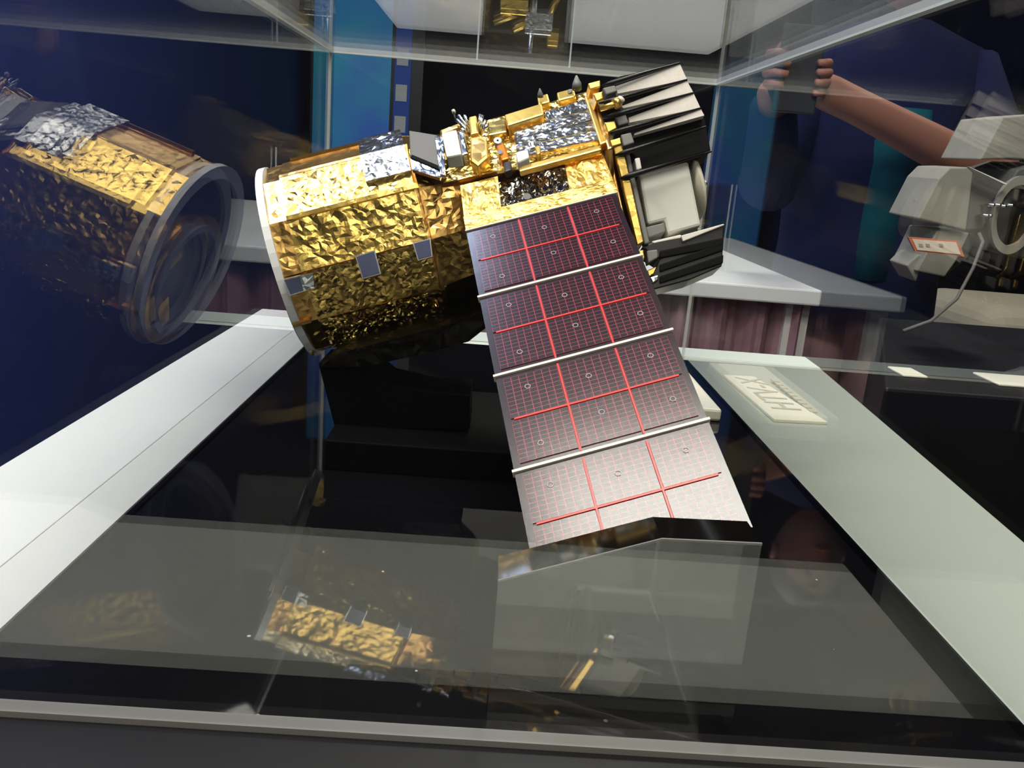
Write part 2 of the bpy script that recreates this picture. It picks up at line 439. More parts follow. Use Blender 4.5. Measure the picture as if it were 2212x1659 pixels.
# collar between the panels and the white ring
for k in range(12):
    d0, d1 = PH+30*k, PH+30*(k+1)
    foil_quad('collar_foil_panel', [bar(S0-0.06, d0, RB-0.004), bar(S0, d0, RB-0.004), bar(S0, d1, RB-0.004), bar(S0-0.06, d1, RB-0.004)],
              'black_foil' if k in (5, 6) else ('amber_foil' if k in (11, 1, 2) else 'gold_foil'), barrel, ndir((d0+d1)/2), 8, 20, 0.007, 20, seed=9+k, thick=0.01)  # black carries the shaded underside round the collar
def ring(name, s0, s1, r0, r1, mat, parent, seg=48, v0=0.0, w0=0.0):
    vs, fs = [], []
    for j in range(seg):
        th = 360.0*j/seg
        for s, r in ((s0, r1), (s1, r1), (s1, r0), (s0, r0)):
            t_ = math.radians(th); vs.append(P(s, V0+v0+r*math.sin(t_), N0+w0+r*math.cos(t_)))
    for j in range(seg):
        a, b_ = 4*j, 4*((j+1) % seg)
        for q in range(4): fs.append([a+q, a+(q+1) % 4, b_+(q+1) % 4, b_+q])
    return mesh(name, vs, fs, mat, parent)
ring('white_end_ring', S0-0.085, S0-0.06, RB-0.045, RB+0.002, 'rim_white', sat)
def disc(name, s, r, mat, parent, seg=48, v0=0.0, w0=0.0, th=0.01):
    top = [P(s, V0+v0+r*math.sin(2*math.pi*j/seg), N0+w0+r*math.cos(2*math.pi*j/seg)) for j in range(seg)]
    return prism(name, top, U*th, mat, parent)
disc('aperture_plate', S0-0.068, RB-0.045, 'aperture_dark', sat)
ring('adapter_ring', S0-0.10, S0-0.068, 0.19, 0.215, 'ring_grey', sat, v0=0.08, w0=-0.05)
ring('adapter_band', S0-0.088, S0-0.068, 0.215, 0.25, 'amber_foil', sat, v0=0.08, w0=-0.05)
for (vv, ww, sx, sy) in ((0.14, 0.16, 0.06, 0.10), (0.24, -0.12, 0.07, 0.06)):
    prism('aperture_foil_patch', [P(S0-0.078, V0+vv+a*sx, N0+ww+b_*sy) for a, b_ in ((-1, -1), (1, -1), (1, 1), (-1, 1))], U*0.01, 'gold_foil', sat)
# raised tape lines of the barrel
for dg, s_a, s_b in ((PH-30, S0+0.03, S1), (PH, S0, S1-0.15), (PH+30, S0, S1)):
    prism('foil_seam', [bar(s_a, dg-1.2, RB+0.010), bar(s_b, dg-1.2, RB+0.010), bar(s_b, dg+1.2, RB+0.010), bar(s_a, dg+1.2, RB+0.010)], -ndir(dg)*0.02, 'amber_foil' if dg < 0 else 'gold_foil', barrel)
prism('foil_seam', [bar(S1-0.004, PH+a, RB+0.013) for a in (0, 30, 60, 90, 118)] + [bar(S1+0.012, PH+a, RB+0.013) for a in (118, 90, 60, 30, 0)], -ndir(50)*0.02, 'amber_foil', barrel)
# silver cuff on the upper right of the barrel
foil_quad('silver_cuff', [bar(S1-0.15, PH+2, RB+0.022), bar(S1+0.002, PH+2, RB+0.022), bar(S1+0.002, PH+21, RB+0.018), bar(S1-0.15, PH+21, RB+0.018)], 'silver_foil', sat, ndir(10), 22, 16, 0.014, 22, seed=4, thick=0.02)
foil_quad('silver_cuff', [bar(S1-0.15, PH-30, RB+0.018), bar(S1+0.002, PH-30, RB+0.018), bar(S1+0.002, PH+2, RB+0.022), bar(S1-0.15, PH+2, RB+0.022)], 'silver_foil', sat, ndir(-15), 22, 22, 0.012, 22, seed=6, thick=0.02)
# neck cone
for k in range(12):
    d0, d1 = PH+30*k, PH+30*(k+1)
    foil_quad('neck_foil_panel', [bar(S1, d0, RB-0.006), bar(0.08, d0, RB-0.045), bar(0.08, d1, RB-0.045), bar(S1, d1, RB-0.006)],
              'black_foil' if k in (5, 6) else ('amber_foil' if k in (1, 2) else ('gold_foil_crumpled' if k == 3 else 'gold_foil')), sat, ndir((d0+d1)/2), 22, 22, 0.009, 18, seed=20+k, thick=0.05)  # lower neck panels painted black as underside shade
# grey prism shade on the neck beside the silver cuff
def ppx(pts, w): return [wp(x, y, w) for x, y in pts]
g0 = ppx([(883, 281), (944, 291), (950, 366), (886, 340)], 0.055)
prism('grey_shade_block', g0, -N*0.10, 'shade_grey', sat, 0.004)
prism('shade_slit', ppx([(886, 340), (949, 366), (946, 357), (890, 334)], 0.062), -N*0.02, 'black_matte', sat)
foil_quad('silver_patch', ppx([(886, 342), (955, 372), (950, 384), (890, 366)], 0.058), 'silver_foil', sat, N, 14, 6, 0.01, 30, seed=3)
foil_quad('silver_patch', ppx([(940, 294), (956, 296), (962, 378), (950, 376)], 0.062), 'silver_foil', sat, N, 5, 14, 0.01, 30, seed=8)
# mirror tiles on the barrel foil
def tile(name, pts, deg, lift, mat, frame=True):
    nr = tilt(deg); p0 = bar(0, deg, RB*math.cos(math.radians(15))+lift)
    top = [on_plane(x, y, p0, nr) for x, y in pts]
    c_ = sum(top, Vector())/len(top)
    o = prism(name, top, -nr*0.03, mat, sat)
    if frame:
        rim = [c_ + (p-c_)*1.13 - nr*0.004 for p in top]
        prism('tile_border', rim, -nr*0.026, 'steel', o)
tile('mirror_tile', [(770, 555), (808, 543), (820, 589), (784, 599)], PH+45, 0.03, 'mirror_tile')
tile('mirror_tile', [(894, 526), (928, 517), (932, 552), (904, 560)], PH+45, 0.03, 'mirror_tile')
tile('mirror_tile', [(615, 606), (647, 598), (655, 628), (627, 637)], PH+60, 0.05, 'mirror_tile')
tile('silver_tab', [(648, 596), (676, 590), (679, 622), (657, 629)], PH+58, 0.05, 'silver_foil', False)
tile('copper_clip', [(632, 700), (672, 690), (673, 697), (633, 708)], PH+80, 0.02, 'amber_foil', False)

# bus box
bpx = [(955, 396), (1318, 314), (1283, 193), (962, 286)]
bc_ = (1135, 300)
prism('bus_body', [wp(bc_[0]+(x-bc_[0])*0.97, bc_[1]+(y-bc_[1])*0.97, 0.0) for x, y in bpx], -N*0.48, 'gold_foil', sat)
foil_quad('bus_top_foil', [wp(x, y, 0.012) for x, y in bpx], 'gold_foil', sat, N, 90, 60, 0.012, 16, seed=2)
# silver strips on the bus
def lerp2(a, b_, t_): return (a[0]+(b_[0]-a[0])*t_, a[1]+(b_[1]-a[1])*t_)
A_, B_, C_, D_ = (1106, 262), (1268, 213), (1292, 303), (1118, 339)
for i in range(4):
    t0, t1 = i/4+0.012, (i+1)/4-0.012
    q = [lerp2(A_, D_, t0), lerp2(B_, C_, t0), lerp2(B_, C_, t1), lerp2(A_, D_, t1)]
    if i == 0: q[0] = lerp2(q[0], q[1], 0.44)
    if i == 0: q[3] = lerp2(q[3], q[2], 0.44)
    foil_quad('silver_strip', ppx(q, 0.030+0.003*(i % 2)), 'silver_foil', sat, N, 44, 10, 0.008, 24, seed=30+i, thick=0.03)
# raised gold box
def block(name, px, w, h, mat, parent=None, bevel=0.006):
    w2 = 0.022 + 0.30*max(0.0, w-0.02)
    h2 = h if h > 0.3 else (w2-0.004 if h > 0.03 else h)
    return prism(name, ppx(px, w2), -N*h2, mat, parent or sat, bevel)
block('gold_box', [(1089, 247), (1170, 222), (1175, 246), (1096, 271)], 0.13, 0.12, 'gold_foil_smooth')
block('gold_box', [(1052, 264), (1092, 254), (1095, 284), (1054, 292)], 0.07, 0.07, 'gold_foil')
block('white_box', [(953, 287), (986, 279), (997, 332), (964, 338)], 0.14, 0.12, 'box_white')
block('gold_box_lid', [(948, 281), (990, 265), (996, 272), (953, 288)], 0.12, 0.06, 'gold_foil')
block('silver_box_side', [(987, 280), (1003, 285), (1012, 330), (998, 334)], 0.11, 0.09, 'silver_foil')
# hexagonal gold cup with column and prongs
hexp = [(1015, 290), (1031, 286), (1051, 298), (1055, 338), (1032, 358), (1016, 346)]
cup = block('gold_cup', hexp, 0.12, 0.13, 'gold_foil_smooth')
hc = (1034, 322)
block('cup_mouth', [lerp2(hc, p, 0.74) for p in hexp], 0.124, 0.02, 'amber_foil', cup, 0.0)
block('gold_column', [(1012, 252), (1029, 248), (1034, 286), (1016, 290)], 0.16, 0.12, 'gold_foil_smooth')
for a, b_ in (((1017, 286), (986, 259)), ((1016, 280), (990, 250)), ((1018, 290), (997, 270)), ((1016, 275), (1003, 250)), ((1014, 292), (995, 279)),
              ((1037, 288), (1050, 260)), ((1036, 284), (1042, 250)), ((1038, 290), (1053, 270)), ((1035, 280), (1037, 248))):
    tube('silver_prong', [wp(*a, 0.04), wp(*lerp2(a, b_, 0.6), 0.06), wp(*b_, 0.07)], [0.007, 0.005, 0.006], 'steel', sat, 8)
tube('antenna_pin', [wp(985, 262, 0.12), wp(980, 243, 0.13)], 0.003, 'black_satin', sat, 6)
tube('antenna_tip', [wp(978, 242, 0.13), wp(982, 240, 0.13)], 0.008, 'cap_white', sat, 8)
def round_block(name, c_, r, w, h, mat, parent=None, seg=20):
    pts = [(c_[0]+r*math.cos(2*math.pi*i/seg), c_[1]+0.8*r*math.sin(2*math.pi*i/seg)) for i in range(seg)]
    return block(name, pts, w, h, mat, parent, 0.0)
d_ = round_block('white_sensor_disc', (1075, 303), 8.5, 0.07, 0.05, 'box_white')
round_block('sensor_hole', (1075, 303), 2.4, 0.073, 0.01, 'black_matte', d_)
cn = block('orange_connector', [(1071, 314), (1090, 308), (1100, 341), (1083, 346)], 0.06, 0.05, 'orange_part')
round_block('connector_socket', (1080, 328), 5.5, 0.075, 0.04, 'steel', cn)
block('dark_connector', [(1087, 350), (1103, 345), (1105, 366), (1090, 371)], 0.055, 0.05, 'sensor_dark')
block('white_gold_cube', [(1113, 328), (1140, 321), (1143, 339), (1118, 350)], 0.11, 0.10, 'box_white')
block('silver_cube', [(1140, 306), (1155, 302), (1157, 316), (1143, 320)], 0.10, 0.06, 'silver_foil')
block('gold_clip', [(1155, 316), (1166, 312), (1168, 330), (1160, 333)], 0.10, 0.06, 'gold_foil_smooth')
block('gold_side_bar', [(1262, 207), (1276, 202), (1310, 306), (1296, 312)], 0.075, 0.08, 'gold_foil_smooth')
block('orange_flange', [(1277, 199), (1287, 196), (1324, 318), (1313, 322)], 0.085, 0.50, 'amber_foil')
block('lower_gold_rail', [(1120, 358), (1298, 312), (1300, 322), (1122, 370)], 0.04, 0.05, 'gold_foil_smooth')
# brackets and cones standing on the far edge
block('gold_bracket', [(1160, 208), (1183, 201), (1188, 219), (1163, 226)], 0.05, 0.09, 'gold_foil_smooth')
block('gold_bracket', [(1202, 199), (1240, 189), (1244, 207), (1206, 217)], 0.05, 0.09, 'gold_foil_smooth')
for (x, y0, y1, r) in ((1167, 210, 191, 5), (1246, 192, 163, 8)):
    p0, p1, p2 = wp(x, y0, 0.05), wp(x, (y0+y1)/2+3, 0.06), wp(x-1, y1, 0.08)
    s_ = r/F*3.7
    tube('grey_thruster_cone', [p0, p1, p2], [s_*1.1, s_, s_*0.18], 'clip_grey', sat, 12)
block('grey_cap', [(1225, 192), (1235, 190), (1236, 199), (1227, 201)], 0.07, 0.06, 'clip_grey')

# root plate (U shape) in the wing plane
WD = BA.length; SEG = BB.dot(V)
def wq(u, v, w=0.0): return BC + BA*u + BB*v + N*w
foil_quad('root_plate_foil', [wq(0.02, -0.77), wq(0.285, -0.77), wq(0.255, -0.24), wq(0.005, -0.24)], 'gold_foil_smooth', sat, N, 30, 22, 0.012, 13, seed=40, thick=0.04)
foil_quad('root_plate_foil', [wq(0.755, -0.77), wq(1.02, -0.77), wq(1.02, -0.24), wq(0.725, -0.24)], 'gold_foil_smooth', sat, N, 30, 22, 0.012, 13, seed=41, thick=0.04)
foil_quad('root_plate_foil', [wq(0.0, -0.24), wq(1.02, -0.24), wq(1.015, -0.005), wq(0.0, -0.005)], 'gold_foil_smooth', sat, N, 80, 26, 0.012, 13, seed=42, thick=0.04)
foil_quad('dark_window_foil', [wq(0.22, -0.80, -0.03), wq(0.80, -0.80, -0.03), wq(0.80, -0.19, -0.03), wq(0.20, -0.19, -0.03)], 'dark_foil', sat, N, 60, 34, 0.045, 16, seed=50, thick=0.03)
o = prism('grey_button', [wp(1138+9*math.cos(a_*0.4488), 424+7*math.sin(a_*0.4488), 0.0) for a_ in range(14)], -N*0.05, 'shade_grey', sat)

# solar wing: four panels, each with six printed cell blocks, red bus lines and hexagon marks
def panel_clip(v0, v1, last):
    return [(0, v0), (1, v0), (1, v1), (0, v1)] if not last else [(0, v0), (1, v0), (1.012, 3.98), (0.909, 3.955), (0.612, 3.79), (0, 3.76)]
TH = 0.018
hexv = []
def clip_poly(poly, edge):
    """clip a (u,v) rectangle below the cut line of the last panel"""
    (ax, ay), (bx, by) = edge
    out = []
    f = lambda p: (p[1]-ay)*(bx-ax) - (p[0]-ax)*(by-ay)
    for i in range(len(poly)):
        p, q = poly[i], poly[(i+1) % len(poly)]
        fp, fq = f(p), f(q)
        if fp <= 0: out.append(p)
        if fp*fq < 0:
            s = fp/(fp-fq); out.append((p[0]+(q[0]-p[0])*s, p[1]+(q[1]-p[1])*s))
    return out
def in_last(poly):
    a = clip_poly(poly, ((0.0, 3.76-0.018), (0.612, 3.79-0.018)))
    # right of the kink the cut runs lower: keep both sides
    l = [(min(p[0], 0.612), p[1]) for p in poly]; r = [(max(p[0], 0.612), p[1]) for p in poly]
    l = clip_poly(l, ((0.0, 3.742), (0.612, 3.772))); r = clip_poly(r, ((0.612, 3.772), (0.909, 3.937)))
    return [q for q in (l, r) if len(q) > 2 and (max(p[0] for p in q)-min(p[0] for p in q)) > 0.005]
mark_mesh = None
for k in range(4):
    v0, v1 = k+0.012, k+0.975
    last = k == 3
    if not last: out = [(0, v0), (1.0, v0), (1.0, v1), (0, v1)]
    else: out = [(0, v0), (1, v0), (1.005, 3.98), (0.909, 3.955), (0.612, 3.79), (0, 3.76)]
    pan = prism('solar_panel', [wq(u, v) for u, v in out], -N*TH, 'panel_plum', sat)
    prism('panel_back', [wq(u, v, -TH-0.0015) for u, v in out], -N*0.004, 'panel_underside', pan)
    # hinge strip above each panel
    if k > 0:
        prism('hinge_strip', [wq(-0.010, k-0.016, 0.006), wq(1.010, k-0.016, 0.006), wq(1.010, k+0.008, 0.006), wq(-0.010, k+0.008, 0.006)], -N*0.022, 'hinge_cream', pan)
    else:
        prism('hinge_strip', [wq(-0.005, -0.004, 0.005), wq(1.012, -0.004, 0.005), wq(1.012, 0.012, 0.005), wq(-0.005, 0.012, 0.005)], -N*0.02, 'hinge_cream', pan)
    us = [0.03, 0.345, 0.672, 0.972]
    ncol = [7, 7, 7]
    vs_ = [(k+0.055, k+0.485), (k+0.515, k+0.935)]
    for i in range(3):
        for j in range(2):
            u0, u1 = us[i]+0.008, us[i+1]-0.008
            a0, a1 = vs_[j]
            rect = [(u0, a0), (u1, a0), (u1, a1), (u0, a1)]
            # notched outer corners on the wing edge
            polys = [rect] if not last or j == 0 else in_last(rect)
            for poly in polys:
                vv, ff = prism_pts([wq(u, v, 0.003) for u, v in poly], -N*0.004)
                ob = mesh('cell_block', vv, ff, 'solar_cells', pan)
                ul = ob.data.uv_layers.new(name='cells')
                org = rootloc(pan)
                for lp in ob.data.loops:
                    co = ob.data.vertices[lp.vertex_index].co + org
                    h_ = Vector((co.x/H, co.y/H, (co.z-ZC)/H)) - BC
                    v2 = h_.dot(V)/SEG; uu = (h_ - BB*v2).dot(U)/WD
                    ul.data[lp.index].uv = ((uu-u0)/(u1-u0)*ncol[i], (v2-a0)/(a1-a0)*10.0)
    for u in (us[1], us[2]):
        ve = v1 if not last else (3.745 if u < 0.6 else 3.80)
        prism('red_bus_line', [wq(u-0.005, v0+0.03, 0.005), wq(u+0.005, v0+0.03, 0.005), wq(u+0.005, ve, 0.005), wq(u-0.005, ve, 0.005)], -N*0.004, 'panel_red', pan)
    prism('red_bus_line', [wq(0.055, k+0.492, 0.0052), wq(0.945, k+0.492, 0.0052), wq(0.945, k+0.508, 0.0052), wq(0.055, k+0.508, 0.0052)], -N*0.004, 'panel_red', pan)
    for (u, v) in ((0.16, 0.20), (0.49, 0.26), (0.84, 0.22), (0.16, 0.80), (0.50, 0.66), (0.87, 0.72)):
        if last and v > 0.6: continue
        c0 = wq(u, k+v, 0.0045)
        vv, ff = [], []
        for i in range(6):
            for r in (0.0085, 0.0066):
                th = math.radians(60*i); vv.append(c0 + U*r*math.cos(th) + V*r*math.sin(th))
        for i in range(6): ff.append([2*i, 2*i+1, 2*((i+1) % 6)+1, 2*((i+1) % 6)])
        n_ = len(vv)
        vv += [p-N*0.003 for p in vv]; ff += [[n_+i for i in f_][::-1] for f_ in ff]
        mesh('hexagon_mark', vv, ff, 'mark_white', pan)

# clear upright plate standing before the wing end, its top edge kinked
blk = empty('acrylic_wing_support', (0.3, 1.42, -1.0), 'clear upright acrylic plate in front of the lower end of the solar wing', 'acrylic plate')
ya, yb = 1.37, 1.465
fr_px = [(1076, 1254), (1430, 1164), (1646, 1174)]
tops = [on_y(x, y, ya) for x, y in fr_px]
xl, xr2 = tops[0].x, tops[2].x
front = [Vector((xl, ya, -1.0))] + tops + [Vector((xr2, ya, -1.0))]
prism('upright_plate', [p + Vector((0, 0, -0.004 if p.z > -0.99 else 0)) for p in front], (0, yb-ya, 0), 'acrylic', blk)
for a_, b_ in ((0, 1), (1, 2)):
    p_, q_ = tops[a_], tops[b_]
    prism('polished_edge', [p_, q_, q_+Vector((0, yb-ya, 0)), p_+Vector((0, yb-ya, 0))], (0, 0, -0.004), 'edge_dark', blk)  # dark colour imitates the internal reflection seen in the clear edge
prism('bright_arris', [tops[0]+Vector((0, -0.002, 0.001)), tops[1]+Vector((0, -0.002, 0.001)), tops[1]+Vector((0, -0.002, -0.003)), tops[0]+Vector((0, -0.002, -0.003))], (0, 0.004, 0), 'clip_grey', blk)  # grey strips put in for light caught along the plate's edge
prism('bright_arris', [tops[1]+Vector((0, -0.002, 0.001)), tops[2]+Vector((0, -0.002, 0.001)), tops[2]+Vector((0, -0.002, -0.003)), tops[1]+Vector((0, -0.002, -0.003))], (0, 0.004, 0), 'clip_grey', blk)

# ---- service end right of the bus: plane leaning towards the viewer
G = tilt(35); GP = P(0.60*SC, -0.28*SC, 0.0)
def gp(px, py, lift=0.0): return on_plane(px, py, GP + G*lift, G)
def z4(x, y): return (1250+x/3.191, 120+y/3.191)
def gblock(name, pts, lift, h, mat, parent=None, bevel=0.004, conv=z4):
    return prism(name, [gp(*conv(x, y), lift) for x, y in pts], -G*h, mat, parent or sat, bevel)
gblock('gold_end_band', [(228, 590), (298, 575), (452, 1285), (402, 1312)], 0.01, 0.35, 'gold_foil')
gblock('inner_gold_band', [(188, 640), (212, 630), (345, 1210), (318, 1190)], -0.02, 0.28, 'amber_foil')
gblock('gold_box', [(65, 190), (150, 168), (152, 215), (75, 235)], 0.0, 0.08, 'gold_foil_smooth')
gblock('gold_box', [(100, 262), (190, 238), (194, 290), (120, 318)], 0.0, 0.08, 'gold_foil_smooth')
gblock('gold_box', [(176, 460), (250, 445), (266, 500), (200, 535)], 0.02, 0.10, 'gold_foil_smooth')
gblock('gold_box', [(212, 585), (290, 562), (298, 610), (230, 630)], 0.02, 0.10, 'gold_foil_smooth')
tube('gold_boom', [gp(*z4(150, 370), 0.03), gp(*z4(262, 330), 0.06)], [0.008, 0.012], 'gold_foil_smooth', sat, 8)
tube('boom_knob', [gp(*z4(246, 338), 0.06), gp(*z4(280, 318), 0.06)], 0.018, 'gold_foil_smooth', sat, 10)
tube('boom_tip', [gp(*z4(280, 318), 0.06), gp(*z4(296, 296), 0.06)], 0.013, 'cap_white', sat, 10)
gblock('grey_back_strip', [(300, 590), (330, 580), (490, 1290), (456, 1300)], -0.01, 0.05, 'clip_grey')
# upper pleated radiator: black body with grey pleats
rad = gblock('radiator_body', [(165, 205), (285, 140), (700, 50), (748, 165), (792, 255), (842, 362), (866, 412), (880, 490), (912, 655), (425, 795), (385, 690), (330, 640), (300, 430), (240, 320)], -0.02, 0.12, 'black_matte')
pleats = [((255, 212), (698, 58), (747, 166), (270, 262)), ((292, 350), (748, 176), (790, 254), (310, 362)),
          ((345, 428), (793, 262), (840, 362), (350, 462)), ((384, 536), (843, 370), (866, 412), (384, 549))]
for lt, rt, rb, lb in pleats:
    lifts = (0.004, 0.012, 0.012, 0.004)
    topq = [gp(*z4(*p), l) for p, l in zip((lt, rt, rb, lb), lifts)]
    prism('grey_pleat', topq, -G*0.03, 'fin_grey', rad)
for a, b_, r0 in (((165, 205), (700, 50), 0.007), ((140, 330), (748, 166), 0.007), ((170, 430), (792, 256), 0.007), ((215, 535), (842, 362), 0.007), ((250, 688), (880, 490), 0.008), ((282, 848), (914, 662), 0.009)):
    m_ = lerp2(a, b_, 0.12)
    tube('black_rod', [gp(*z4(*a), 0.02), gp(*z4(*m_), 0.022), gp(*z4(*b_), 0.014)], [0.003, r0*1.2, 0.003], 'black_satin', rad, 8)
gblock('grey_clip', [(165, 222), (250, 203), (268, 245), (190, 270)], 0.035, 0.06, 'clip_grey')
gblock('grey_clip', [(250, 425), (325, 403), (346, 462), (275, 485)], 0.02, 0.06, 'shade_grey')
gblock('grey_clip', [(290, 545), (362, 528), (386, 600), (310, 625)], 0.03, 0.06, 'clip_grey')
gblock('beige_clip', [(386, 708), (422, 700), (436, 778), (402, 790)], 0.02, 0.06, 'fin_grey')
# white module under the radiator
wm = gblock('white_module', [(412, 808), (757, 724), (846, 1172), (612, 1235), (590, 1138), (476, 1166)], -0.05, 0.22, 'module_white', None, 0.010)
tube('module_cap', [gp(*z4(772, 900), -0.18), gp(*z4(800, 893), -0.18), gp(*z4(818, 889), -0.18)], [0.125, 0.115, 0.085], 'cap_white', wm, 28)
tube('module_pin', [gp(*z4(810, 893), -0.14), gp(*z4(876, 877), -0.14)], 0.004, 'steel', wm, 6)
tube('pin_tip', [gp(*z4(868, 879), -0.14), gp(*z4(880, 876), -0.14)], 0.009, 'steel', wm, 8)
gblock('grey_foot', [(462, 1182), (590, 1150), (600, 1215), (482, 1258)], -0.04, 0.12, 'clip_grey')
gblock('beige_foot', [(500, 1280), (705, 1232), (722, 1262), (520, 1300)], -0.03, 0.10, 'fin_grey')
# lower radiator
lr = gblock('lower_radiator_body', [(432, 1322), (512, 1285), (720, 1240), (1004, 1160), (998, 1282), (994, 1368), (988, 1452), (770, 1545), (520, 1612), (490, 1560), (560, 1400)], -0.03, 0.12, 'black_satin')
gblock('grey_pleat', [(706, 1240), (1003, 1158), (1005, 1168), (720, 1281)], -0.018, 0.03, 'fin_grey', lr)
for y0, y1 in ((1345, 1250), (1440, 1282), (1520, 1368)):
    gblock('black_slat', [(560, y0), (1000, y1+2), (997, y1+62), (560, y0+52)], -0.022, 0.03, 'black_matte', lr)
gblock('grey_clip', [(468, 1345), (545, 1335), (548, 1392), (480, 1430)], -0.01, 0.05, 'clip_grey')
gblock('gold_box', [(412, 1345), (448, 1338), (458, 1400), (425, 1408)], -0.01, 0.08, 'gold_foil_smooth')
gblock('gold_box', [(470, 1480), (545, 1450), (552, 1500), (480, 1520)], -0.04, 0.08, 'gold_foil_smooth')
gblock('silver_tab', [(490, 1530), (552, 1510), (552, 1548), (510, 1570)], -0.02, 0.05, 'silver_foil')

# ------------------------------------------------------------------ black stand
st = empty('model_stand', (-0.2, 3.1, -1.0), 'black angled stand with a low plinth under the satellite model', 'stand')
box('plinth', (-0.50, 2.58, -1.0), (0.42, 3.30, -0.90), 'stand_black', st, 0.004)
def cradle_pt(px, py, yy): return on_y(px, py, yy)
# leaning column from plinth to barrel
cx0 = [on_y(x, y, 2.72) for x, y in ((690, 792), (790, 792), (900, 768), (1012, 738), (1060, 700), (1060, 668), (972, 700), (735, 762))]
prism('cradle', cx0, (0, 0.5, 0.0), 'black_foil', st)
col_px = [(688, 785), (790, 790), (838, 828), (930, 850), (1015, 856), (1015, 925), (724, 925)]
prism('column', [on_y(x, y, 2.75) for x, y in col_px], (0.0, 0.22, 0.0), 'stand_black', st)

# ------------------------------------------------------------------ caption plates
def plate(name, pts, z, th, label, group=None):
    o = prism(name, [(x, y, z) for x, y in pts], (0, 0, -th), 'plate_cream', None, 0.012)
    return tag(o, label, 'caption plate', group)
plate('caption_plate', [(0.70, 3.46), (1.0, 3.46), (1.0, 4.40), (0.70, 4.40)], -0.945, 0.055, 'cream caption plate on the black floor half hidden behind the solar wing')
hp = empty('caption_plate', (1.38, 3.97, -1.0), 'cream caption plate reading HTV-X on the right rim of the table', 'caption plate')
zz = -0.985
prism('plate_body', [on_z(1563, 809, zz), on_z(1630, 813, zz), on_z(1788, 911, zz), on_z(1672, 905, zz)], (0, 0, -0.015), 'plate_cream', hp, 0.003)
def text(body, size, loc, rz, mat, parent, name='lettering'):
    cu = bpy.data.curves.new(name, 'FONT'); cu.body = body; cu.size = size*H; cu.extrude = 0.0002
    cu.align_x = 'CENTER'; cu.align_y = 'CENTER'; cu.materials.append(MAT[mat])
    tmp = bpy.data.objects.new(name+'_curve', cu); col.objects.link(tmp)
    dg = bpy.context.evaluated_depsgraph_get(); dg.update()
    me = bpy.data.meshes.new_from_object(tmp.evaluated_get(dg))
    bpy.data.objects.remove(tmp); me.name = name
    if not me.materials: me.materials.append(MAT[mat])
    o = bpy.data.objects.new(name, me); col.objects.link(o); o.parent = parent
    o.location = W(loc) - rootloc(parent); o.rotation_euler = (0, 0, rz)
    return o
tx = text('HTV-X', 0.20, (1.355, 3.97, zz+0.002), math.radians(92), 'ink_grey', hp)
for i in range(9):
    y_ = 3.70 + i*0.068
    x_ = 1.475
    box('small_print', (x_-0.016, y_-0.026, zz-0.002), (x_+0.016, y_+0.026, zz+0.003), 'ink_grey', hp)

# ------------------------------------------------------------------ things behind
ft = empty('back_table', (0.7, 11.7, ZF), 'white exhibition table standing beyond the clear case', 'table')
box('table_top', (-1.9, 8.40, -1.16), (3.25, 15.0, -1.0), 'table_white', ft, 0.02)
for x in (-1.7, 3.1):
    for y in (8.7, 14.7): box('leg', (x-0.12, y-0.12, ZF), (x+0.12, y+0.12, -1.16), 'table_white', ft)
# pleated skirt hanging under the back table's front edge
vs, fs = [], []
nn = 90
for i in range(nn+1):
    x = -1.85 + 5.0*i/nn
    y = 8.62 + 0.09*math.sin(i*0.9) + 0.04*math.sin(i*2.3+1)
    for (dy, z) in ((0, -1.16), (0, ZF+0.05), (0.03, ZF+0.05), (0.03, -1.16)): vs.append((x, y+dy, z))
for i in range(nn):
    a = 4*i
    for q in range(4): fs.append([a+q, a+(q+1) % 4, a+4+(q+1) % 4, a+4+q])
mesh('table_skirt', vs, fs, 'skirt_plum', ft, smooth=False)

# small case with another gold model on the back table (mirrored in the top pane)
sc2 = empty('small_display_case', (0.13, 10.0, -1.0), 'small clear case with a dark back panel standing on the back table', 'display case')
ax, bx, ay, by, az, bz2 = -0.36, 0.62, 9.6, 10.5, -1.0, -0.09
for nm, lo, hi in (('side_pane', (ax, ay, az), (ax+0.03, by, bz2)), ('side_pane', (bx-0.03, ay, az), (bx, by, bz2)), ('front_pane', (ax+0.03, ay, az), (bx-0.03, ay+0.03, bz2)), ('top_pane', (ax, ay, bz2), (bx, by, bz2+0.03))):
    box(nm, lo, hi, 'acrylic', sc2)
box('back_panel', (ax+0.03, by-0.05, az), (bx-0.03, by, bz2), 'panel_brown', sc2)
box('base_board', (ax+0.03, ay+0.03, az), (bx-0.03, by-0.05, az+0.035), 'panel_brown', sc2)
for x in (ax, bx): box('glued_edge', (x-0.008, ay-0.008, az), (x+0.008, ay+0.008, bz2+0.03), 'edge_frost', sc2)
lm = empty('small_gold_model', (0.13, 10.05, -0.96), 'small gold and silver spacecraft model inside the small back case', 'spacecraft model')
box('bus_block', (0.12, 9.95, -0.62), (0.42, 10.2, -0.40), 'silver_foil', lm, 0.01)
box('gold_block', (-0.16, 9.95, -0.74), (0.14, 10.2, -0.58), 'gold_foil', lm, 0.01)
box('gold_block', (0.38, 9.98, -0.44), (0.50, 10.15, -0.30), 'gold_foil_smooth', lm, 0.01)
tube('silver_post', [(0.2, 10.08, -0.96), (0.2, 10.08, -0.22)], [0.05, 0.03], 'steel', lm, 10)
for p_, q_ in (((-0.2, 10.0, -0.9), (0.1, 10.0, -0.6)), ((-0.22, 10.1, -0.5), (0.15, 10.1, -0.66)), ((0.5, 10.0, -0.9), (0.36, 10.0, -0.55)), ((0.0, 9.95, -0.42), (0.25, 10.0, -0.56))):
    tube('gold_strut', [p_, q_], 0.03, 'gold_foil_smooth', lm, 8)

